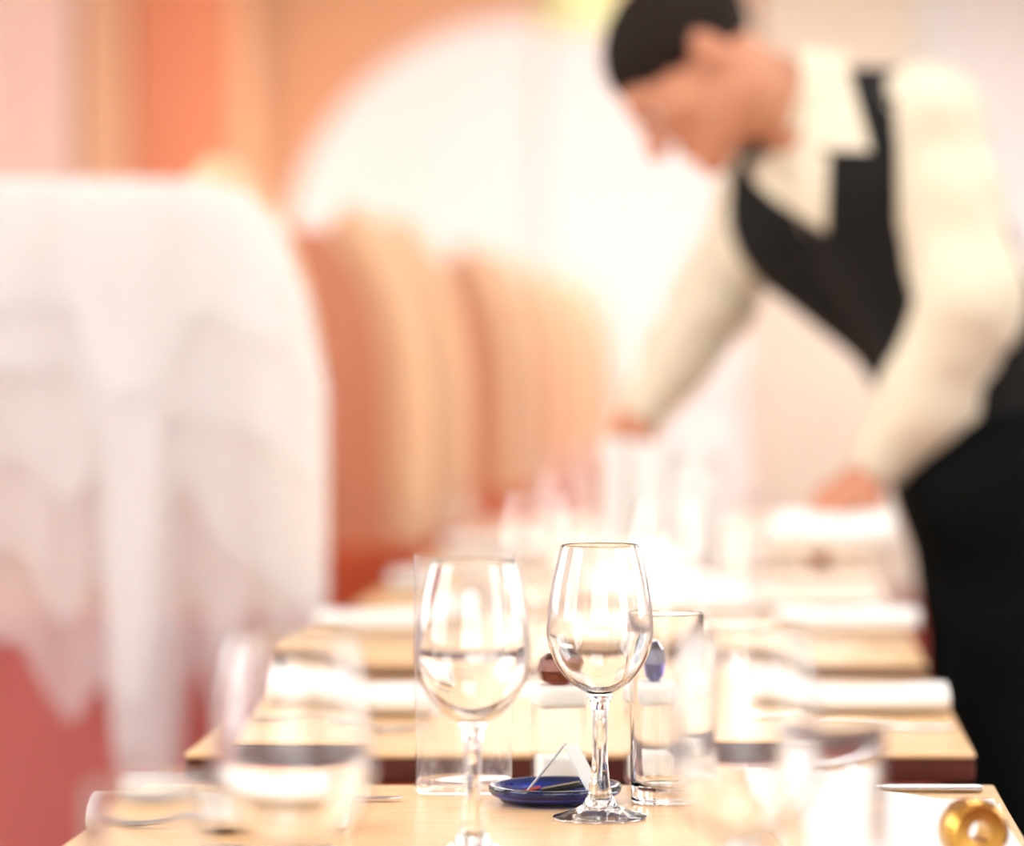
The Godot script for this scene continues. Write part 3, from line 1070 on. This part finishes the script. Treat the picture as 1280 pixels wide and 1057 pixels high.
	band.loft([ring_pts.call(cn - ca * 0.035, 0.080, ca, 32), ring_pts.call(cn - ca * 0.01, 0.074, ca, 32), ring_pts.call(cn + ca * 0.018, 0.070, ca, 32), ring_pts.call(cn + ca * 0.020, 0.067, ca, 32), ring_pts.call(cn + ca * 0.016, 0.064, ca, 32), ring_pts.call(cn - ca * 0.03, 0.069, ca, 32), ring_pts.call(cn - ca * 0.035, 0.080, ca, 32)], false, false)
	put("collar_band", band.moved(Transform3D(Basis.IDENTITY, -org)).mesh(60), M.shirt, root)
	var cloth_f := func(p: Vector3) -> float: return minf(minf(shirt_f.call(p), vest_f.call(p)), (p - cn - ca * clampf((p - cn).dot(ca), -0.03, 0.02)).length() - 0.072)
	for quad in [[[1002, 57], [1054, 66], [1088, 188], [1000, 186]], [[998, 180], [1036, 194], [1032, 290], [972, 252]], [[930, 203], [1000, 184], [976, 254], [948, 232]]]:
		var fr := []
		var bk := []
		for i in 9:
			var row_a := PackedVector3Array()
			var row_b := PackedVector3Array()
			for j in 9:
				var u := i / 8.0
				var w := j / 8.0
				var top_ := Vector2(quad[0][0], quad[0][1]).lerp(Vector2(quad[1][0], quad[1][1]), w)
				var low := Vector2(quad[3][0], quad[3][1]).lerp(Vector2(quad[2][0], quad[2][1]), w)
				var px := top_.lerp(low, u)
				var dz := -0.40
				var best := 9.0
				var keep := -0.1
				for step in 60:
					var d: float = cloth_f.call(jt(px.x, px.y, dz))
					if d < best:
						best = d
						keep = dz
					if d < 0.004 or dz > 0.15:
						break
					dz += maxf(d * 0.8, 0.003)
				row_a.append(jt(px.x, px.y, keep - 0.004))
				row_b.append(jt(px.x, px.y, keep + 0.002))
			fr.append(row_a)
			bk.append(row_b)
		put("collar_wing", sheet(fr, bk).moved(Transform3D(Basis.IDENTITY, -org)).mesh(60), M.shirt, root)
	# trousers
	var tro_b := [bone((wai_l + pel_l) * 0.5, pel_l, 0.112, 0.128), bone((wai_r + pel_r) * 0.5, pel_r, 0.110, 0.128)]
	for b in legs:
		tro_b.append([b[0], b[1], b[2], b[3] + 0.014, b[4] + 0.012])
	var tro_f := func(p: Vector3) -> float:
		var d := bones_at(p, tro_b, 0.035)
		d = maxf(d, (p - neck).dot(t_up) + 0.455)
		d += 0.002 * sin(p.y * 45.0 + p.x * 30.0)
		return maxf(d, 0.06 - p.y)
	var ts := span(tro_b, 0.02)
	put("trousers", nets(tro_f, ts[0], ts[1], 0.014).moved(Transform3D(Basis.IDENTITY, -org)).mesh(180), M.trousers, root)
	for an in [an_l, an_r]:
		var sb := [bone(Vector3(an.x + 0.035, 0.042, an.z), Vector3(an.x - 0.06, 0.045, an.z), 0.04, 0.042), bone(Vector3(an.x - 0.06, 0.042, an.z), Vector3(an.x - 0.165, 0.033, an.z), 0.042, 0.032), bone(Vector3(an.x, 0.05, an.z), Vector3(an.x + 0.005, 0.10, an.z), 0.045, 0.045)]
		var sps := span(sb, 0.02)
		put("shoe", nets(func(p): return maxf(bones_at(p, sb, 0.02), 0.002 - p.y), sps[0], sps[1], 0.008).moved(Transform3D(Basis.IDENTITY, -org)).mesh(180), M.shoe, root)

const VNECK_W := 0.055
const VNECK_D := 0.17
const CEIL := 2.6
const SKY := 9.0

# ------------------------------------------------------------------ scene
func _ready() -> void:
	# camera
	var cam := Camera3D.new()
	cam.name = "camera"
	add_child(cam)
	cam.position = Vector3(0, EYE, 0)
	var lens := CameraAttributesPhysical.new()
	lens.frustum_near = 0.05
	lens.frustum_far = 100.0
	lens.frustum_focal_length = 125.0
	lens.frustum_focus_distance = F / 1640.0
	lens.exposure_aperture = 125.0 / 47.0
	cam.attributes = lens
	cam.near = 0.05
	cam.far = 100.0
	cam.keep_aspect = Camera3D.KEEP_HEIGHT
	cam.projection = Camera3D.PROJECTION_FRUSTUM
	cam.size = 0.05 * 1057.0 / F
	cam.frustum_offset = Vector2(0.05 * (640.0 - VX) / F, 0.05 * (VY - 528.5) / F)
	cam.current = true
	# sky and exposure
	var env := Environment.new()
	var sky_m := ProceduralSkyMaterial.new()
	sky_m.sky_top_color = Color(0.97, 0.975, 0.97)
	sky_m.sky_horizon_color = Color(0.98, 0.985, 0.975)
	sky_m.ground_horizon_color = Color(0.92, 0.90, 0.86)
	sky_m.ground_bottom_color = Color(0.75, 0.73, 0.70)
	sky_m.sky_energy_multiplier = 1.0
	sky_m.ground_energy_multiplier = 1.0
	var sky := Sky.new()
	sky.sky_material = sky_m
	env.background_mode = Environment.BG_SKY
	env.sky = sky
	env.background_energy_multiplier = SKY
	env.tonemap_mode = Environment.TONE_MAPPER_LINEAR
	env.tonemap_exposure = 0.74
	env.sdfgi_enabled = true
	env.ssao_enabled = true
	env.ssil_enabled = true
	var we := WorldEnvironment.new()
	we.name = "world"
	we.environment = env
	add_child(we)

	make_materials()
	build_room()

	# tables, nearest first: left and right edge, near and far distance
	var tabs := [
		["birch table nearest the viewer, mostly below the picture", -0.485, 0.205, 1.28, 1.97],
		["birch table with the blue ashtray on it", -0.485, 0.203, 2.16, 2.85],
		["birch table with dark edge just behind the ashtray table", -0.490, 0.203, 3.08, 3.77],
		["third birch table back from the ashtray, beside the waiter's legs", -0.545, 0.206, 3.96, 4.65],
		["birch table that the waiter is leaning over", -0.54, 0.206, 4.85, 5.54],
		["birch table just beyond the waiter's hands", -0.54, 0.21, 5.75, 6.44],
		["birch table at the far end of the row", -0.54, 0.21, 6.65, 7.34]]
	for t in tabs:
		make_table(t[0], t[1], t[2], t[3], t[4])

	# booths down the left side
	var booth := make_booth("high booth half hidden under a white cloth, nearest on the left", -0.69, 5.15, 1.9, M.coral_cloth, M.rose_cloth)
	booth = make_booth("coral booth with peach roll painted as a lit edge right behind the white-draped one", -0.66, 7.5, 2.0, M.coral_cloth, M.rust_cloth)
	dup(booth, "third coral booth back, behind the table glasses", Vector3(-0.62, 0, -9.9))
	dup(booth, "farthest coral booth, below the arched window", Vector3(-0.60, 0, -12.6))
	# white cloth over the first wing: uneven sheer layers paint its fade from light to shade
	var sc := F / 5.1
	var X := func(px: float) -> float: return (px - VX) / sc
	var Y := func(py: float) -> float: return EYE + (VY - py) / sc
	var drape := thing("drape", "white sheer cloth over the nearest booth, layered to paint a fade from light to shade", "cloth", Vector3(-0.66 - 0.74, 0, -5.13))
	var curve := func(t: float, pts: Array) -> float:
		var px := VX + (-0.66 - 0.74 + 0.80 * t) * sc
		for i in pts.size() - 1:
			if px <= pts[i + 1][0] or i == pts.size() - 2:
				return Y.call(lerpf(pts[i][1], pts[i + 1][1], smoothstep(pts[i][0], pts[i + 1][0], px)))
		return 0.5
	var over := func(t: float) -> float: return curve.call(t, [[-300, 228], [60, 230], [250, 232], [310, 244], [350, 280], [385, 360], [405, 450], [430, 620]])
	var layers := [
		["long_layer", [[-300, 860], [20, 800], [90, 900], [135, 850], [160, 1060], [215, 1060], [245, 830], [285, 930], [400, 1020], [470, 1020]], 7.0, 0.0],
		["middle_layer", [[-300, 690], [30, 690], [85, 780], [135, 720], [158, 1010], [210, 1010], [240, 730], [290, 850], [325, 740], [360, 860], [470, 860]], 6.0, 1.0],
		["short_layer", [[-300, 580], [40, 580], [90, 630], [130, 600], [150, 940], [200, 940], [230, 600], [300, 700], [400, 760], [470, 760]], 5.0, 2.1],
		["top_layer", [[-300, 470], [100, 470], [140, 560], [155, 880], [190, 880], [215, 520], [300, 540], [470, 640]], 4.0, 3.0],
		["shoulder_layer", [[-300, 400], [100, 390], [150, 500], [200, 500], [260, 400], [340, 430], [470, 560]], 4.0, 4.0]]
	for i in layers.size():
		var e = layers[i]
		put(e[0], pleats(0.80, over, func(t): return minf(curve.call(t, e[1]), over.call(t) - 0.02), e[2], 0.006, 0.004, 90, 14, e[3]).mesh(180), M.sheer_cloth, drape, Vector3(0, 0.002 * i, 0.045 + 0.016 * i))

	# pendant lamp at the top of the picture
	var lp := at(722, 0, F / 12.0)
	var lamp := thing("pendant_lamp", "pale lime pendant lamp hanging before the arched window", "lamp", lp)
	var lime := mat("lime_shade", Color(0.87, 0.88, 0.68), 0.8)
	lime.cull_mode = BaseMaterial3D.CULL_DISABLED
	lime.backlight_enabled = true
	lime.backlight = Color(0.8, 0.8, 0.8)
	put("lamp_shade", Kit.new().lathe([Vector2(0.15, -0.09), Vector2(0.152, -0.09), Vector2(0.095, 0.16), Vector2(0.012, 0.165), Vector2(0.012, 0.162), Vector2(0.092, 0.157), Vector2(0.15, -0.09)], 36, false, false).mesh(40), lime, lamp)
	put("cord", Kit.new().tube([Vector3(0, 0.15, 0), Vector3(0, 3.0 - lp.y, 0)], [0.004, 0.004], 8).mesh(40), M.white_paint, lamp)
	var bulb_m := mat("bulb_glow", Color(1, 1, 1), 0.4)
	bulb_m.emission_enabled = true
	bulb_m.emission = Color(1, 0.95, 0.75)
	bulb_m.emission_energy_multiplier = 1.2
	var bp := []
	for i in 9:
		bp.append(Vector2(maxf(0.03 * cos(-PI / 2 + PI * i / 8), 0.0002), 0.03 * sin(-PI / 2 + PI * i / 8)))
	put("bulb", Kit.new().lathe(bp, 16).mesh(180), bulb_m, lamp, Vector3(0, 0.02, 0))
	var ol := OmniLight3D.new()
	ol.name = "bulb_light"
	ol.light_color = Color(1, 0.93, 0.72)
	ol.light_energy = 0.05
	ol.light_size = 0.03
	ol.omni_range = 12.0
	ol.omni_attenuation = 2.0
	ol.shadow_enabled = true
	lamp.add_child(ol)
	ol.position = Vector3(0, 0.02, 0)

	make_waiter()

	# ---- glasses
	make_wine_glass("empty wine glass beside the blue ashtray, the sharpest one", on_table(750, 1664), true)
	var wn := make_wine_glass("wine glass in front of the ashtray's left, seen against the far tumblers", on_table(591, 1805), true)
	dup(wn, "big blurred wine glass close to the viewer, in front of the left napkin", on_table(366, 2460))
	dup(wn, "big blurred wine glass close to the viewer, right of the sharp glass", on_table(930, 2390))
	var wg := make_wine_glass("left wine glass on the table behind the ashtray table", on_table(670, 1210), false)
	for e in [
		["right wine glass on the table behind the ashtray table", 832, 1270],
		["left wine glass on the third table back", 705, 1050],
		["right wine glass on the third table back", 868, 1000],
		["left wine glass on the table the waiter leans over", 700, 850],
		["wine glass in front of the waiter's hanging serviette", 748, 835],
		["right wine glass on the table the waiter leans over", 905, 850],
		["left wine glass beyond the waiter's farther hand", 738, 722],
		["right wine glass beyond the waiter's farther hand", 860, 735]]:
		dup(wg, e[0], on_table(e[1], e[2]))
	var hn0 := make_highball("straight tumbler behind the sharp wine glass on the ashtray table", on_table(833, 1606), true)
	dup(hn0, "blurred tumbler at the near left corner of the row", on_table(186, 2660))
	dup(hn0, "blurred tumbler close to the viewer on the right", on_table(1040, 2290))
	var hb := make_highball("tumbler seen through the blurred wine glass, behind the ashtray table", on_table(612, 1182), false)
	for e in [
		["right tumbler on the table behind the ashtray table", 909, 1198],
		["left tumbler on the third table back", 640, 1010],
		["right tumbler on the third table back", 925, 1040],
		["left tumbler on the table the waiter leans over", 580, 893],
		["right tumbler on the table the waiter leans over", 960, 880]]:
		dup(hb, e[0], on_table(e[1], e[2]))
	make_highball("taller wide water glass behind the blurred wine glass, left of the ashtray", on_table(580, 1575), false, 0.040, 0.190)

	# ---- napkins and cutlery
	var nap_m := [make_napkin_mesh(0.19, 0.085, 0.030, 1), make_napkin_mesh(0.18, 0.08, 0.032, 2), make_napkin_mesh(0.20, 0.09, 0.028, 3)]
	var naps := [
		["rolled white napkin at the left end of the ashtray table", -0.385, 2.58, 0, 0.05],
		["rolled white napkin at the left end, second table back", -0.385, 3.40, 1, -0.05],
		["rolled white napkin at the right end, second table back", 0.105, 3.42, 0, 0.04],
		["rolled white napkin at the left end, third table back", -0.435, 4.42, 2, 0.0],
		["rolled white napkin at the right end, third table back", 0.13, 4.40, 1, 0.0],
		["rolled white napkin left on the table the waiter leans over", -0.43, 5.20, 0, 0.06],
		["rolled white napkin left on the table beyond the waiter's hands", -0.43, 6.1, 1, 0.0],
		["rolled white napkin right on the table beyond the waiter's hands", 0.11, 6.1, 0, 0.0]]
	for e in naps:
		var o := put("napkin", nap_m[e[3]], M.napkin, self, Vector3(e[1], TOP, -e[2]))
		o.rotation.y = e[4]
		tag(o, e[0], "napkin", "rolled white napkins")
	# an unfolded napkin spread over the right of the ashtray table
	var fa := []
	var fb := []
	for i in 25:
		var ra := PackedVector3Array()
		var rb := PackedVector3Array()
		for j in 25:
			var u := j / 24.0
			var w := i / 24.0
			var x := 0.015 + 0.178 * u + 0.012 * sin(w * 5.0) * (1.0 - u)
			var z := -2.30 - 0.44 * w - 0.02 * sin(u * 4.0 + 1.0)
			var fold := 0.004 * pow(absf(sin(u * 5.2 + w * 1.7)), 3.0) + 0.006 * exp(-pow((w - 0.72 - 0.12 * u) / 0.035, 2.0)) + 0.004 * exp(-pow((u - 0.5) / 0.03, 2.0))
			ra.append(Vector3(x, TOP + 0.0045 + fold, z))
			rb.append(Vector3(x, TOP + 0.0006, z))
		fa.append(ra)
		fb.append(rb)
	var flat := put("spread_napkin", sheet(fa, fb).mesh(60), M.napkin, self)
	tag(flat, "white napkin spread flat over the right side of the ashtray table", "napkin")
	# the cloth in the waiter's farther hand
	var cl := put("polishing_cloth", pleats(0.17, func(t): return 0.0 - 0.02 * t, func(t): return -0.165 + 0.02 * sin(t * 5.0), 2.6, 0.010, 0.003, 60, 12).mesh(180), M.napkin, self, jt(752, 545, 0.088))
	tag(cl, "white serviette hanging from the waiter's farther hand", "cloth")
	var fm := fork_mesh()
	var km := knife_mesh()
	for e in [
		["steel fork in front of the right napkin, second table back", fm, "fork", 0.100, 3.27, PI],
		["steel fork in front of the left napkin, second table back", fm, "fork", -0.385, 3.25, 0.0],
		["steel fork in front of the left napkin on the ashtray table", fm, "fork", -0.38, 2.45, 0.0],
		["steel knife behind the left napkin on the ashtray table", km, "knife", -0.37, 2.74, 0.0],
		["steel knife by the far right corner of the ashtray table", km, "knife", 0.085, 2.805, PI - 0.06],
		["steel knife behind the right napkin, second table back", km, "knife", 0.088, 3.56, PI],
		["steel knife behind the left napkin, second table back", km, "knife", -0.378, 3.56, 0.0],
		["steel fork in front of the left napkin, third table back", fm, "fork", -0.44, 4.2, 0.0],
		["steel fork in front of the right napkin, third table back", fm, "fork", 0.10, 4.2, PI]]:
		var o := put(e[2], e[1], M.steel, self, Vector3(e[3], TOP, -e[4]))
		o.rotation.y = e[5]
		tag(o, e[0], e[2], "steel cutlery on the tables")
	# brass ring made up for golden shading in a rolled napkin end
	var rp := on_table(1217, 1822)
	var ringk := Kit.new().lathe([Vector2(0.008, -0.013), Vector2(0.018, -0.0145), Vector2(0.0222, -0.010), Vector2(0.0222, 0.010), Vector2(0.018, 0.0145), Vector2(0.008, 0.013), Vector2(0.0075, 0.0), Vector2(0.008, -0.013)], 36, false, false)
	ringk.moved(Transform3D(Basis(Vector3.RIGHT, PI / 2), Vector3(0, 0.0222, 0)))
	var ro := put("napkin_end_ring", ringk.mesh(50), M.brass, self, rp)
	ro.rotation.y = 0.3
	tag(ro, "golden ring made up for the shading in an open napkin end, near right corner of the ashtray table", "napkin ring")
	# napkin bundle in the waiter's near hand
	var hn := put("held_napkin", make_napkin_mesh(0.165, 0.075, 0.062, 7), M.napkin, self, jt(1042, 694, -0.235))
	tag(hn, "thick white folded napkin held in the waiter's nearer hand", "napkin")

	# ---- ashtray, matchbook, cellars
	var ap := on_table(694, 1606)
	make_ashtray(ap)
	make_matchbook(ap + Vector3(0, -0.0016, 0))
	make_shaker("salt_cellar", "square glass cellar with white lid and amber faceted stopper", on_table(698, 1555), M.amber_glass, 0.022, 0.036, 0.026)
	make_shaker("sugar_cellar", "square glass cellar with a violet blue stopper behind the straight tumbler", on_table(815, 1548), M.violet_glass, 0.020, 0.024, 0.032)
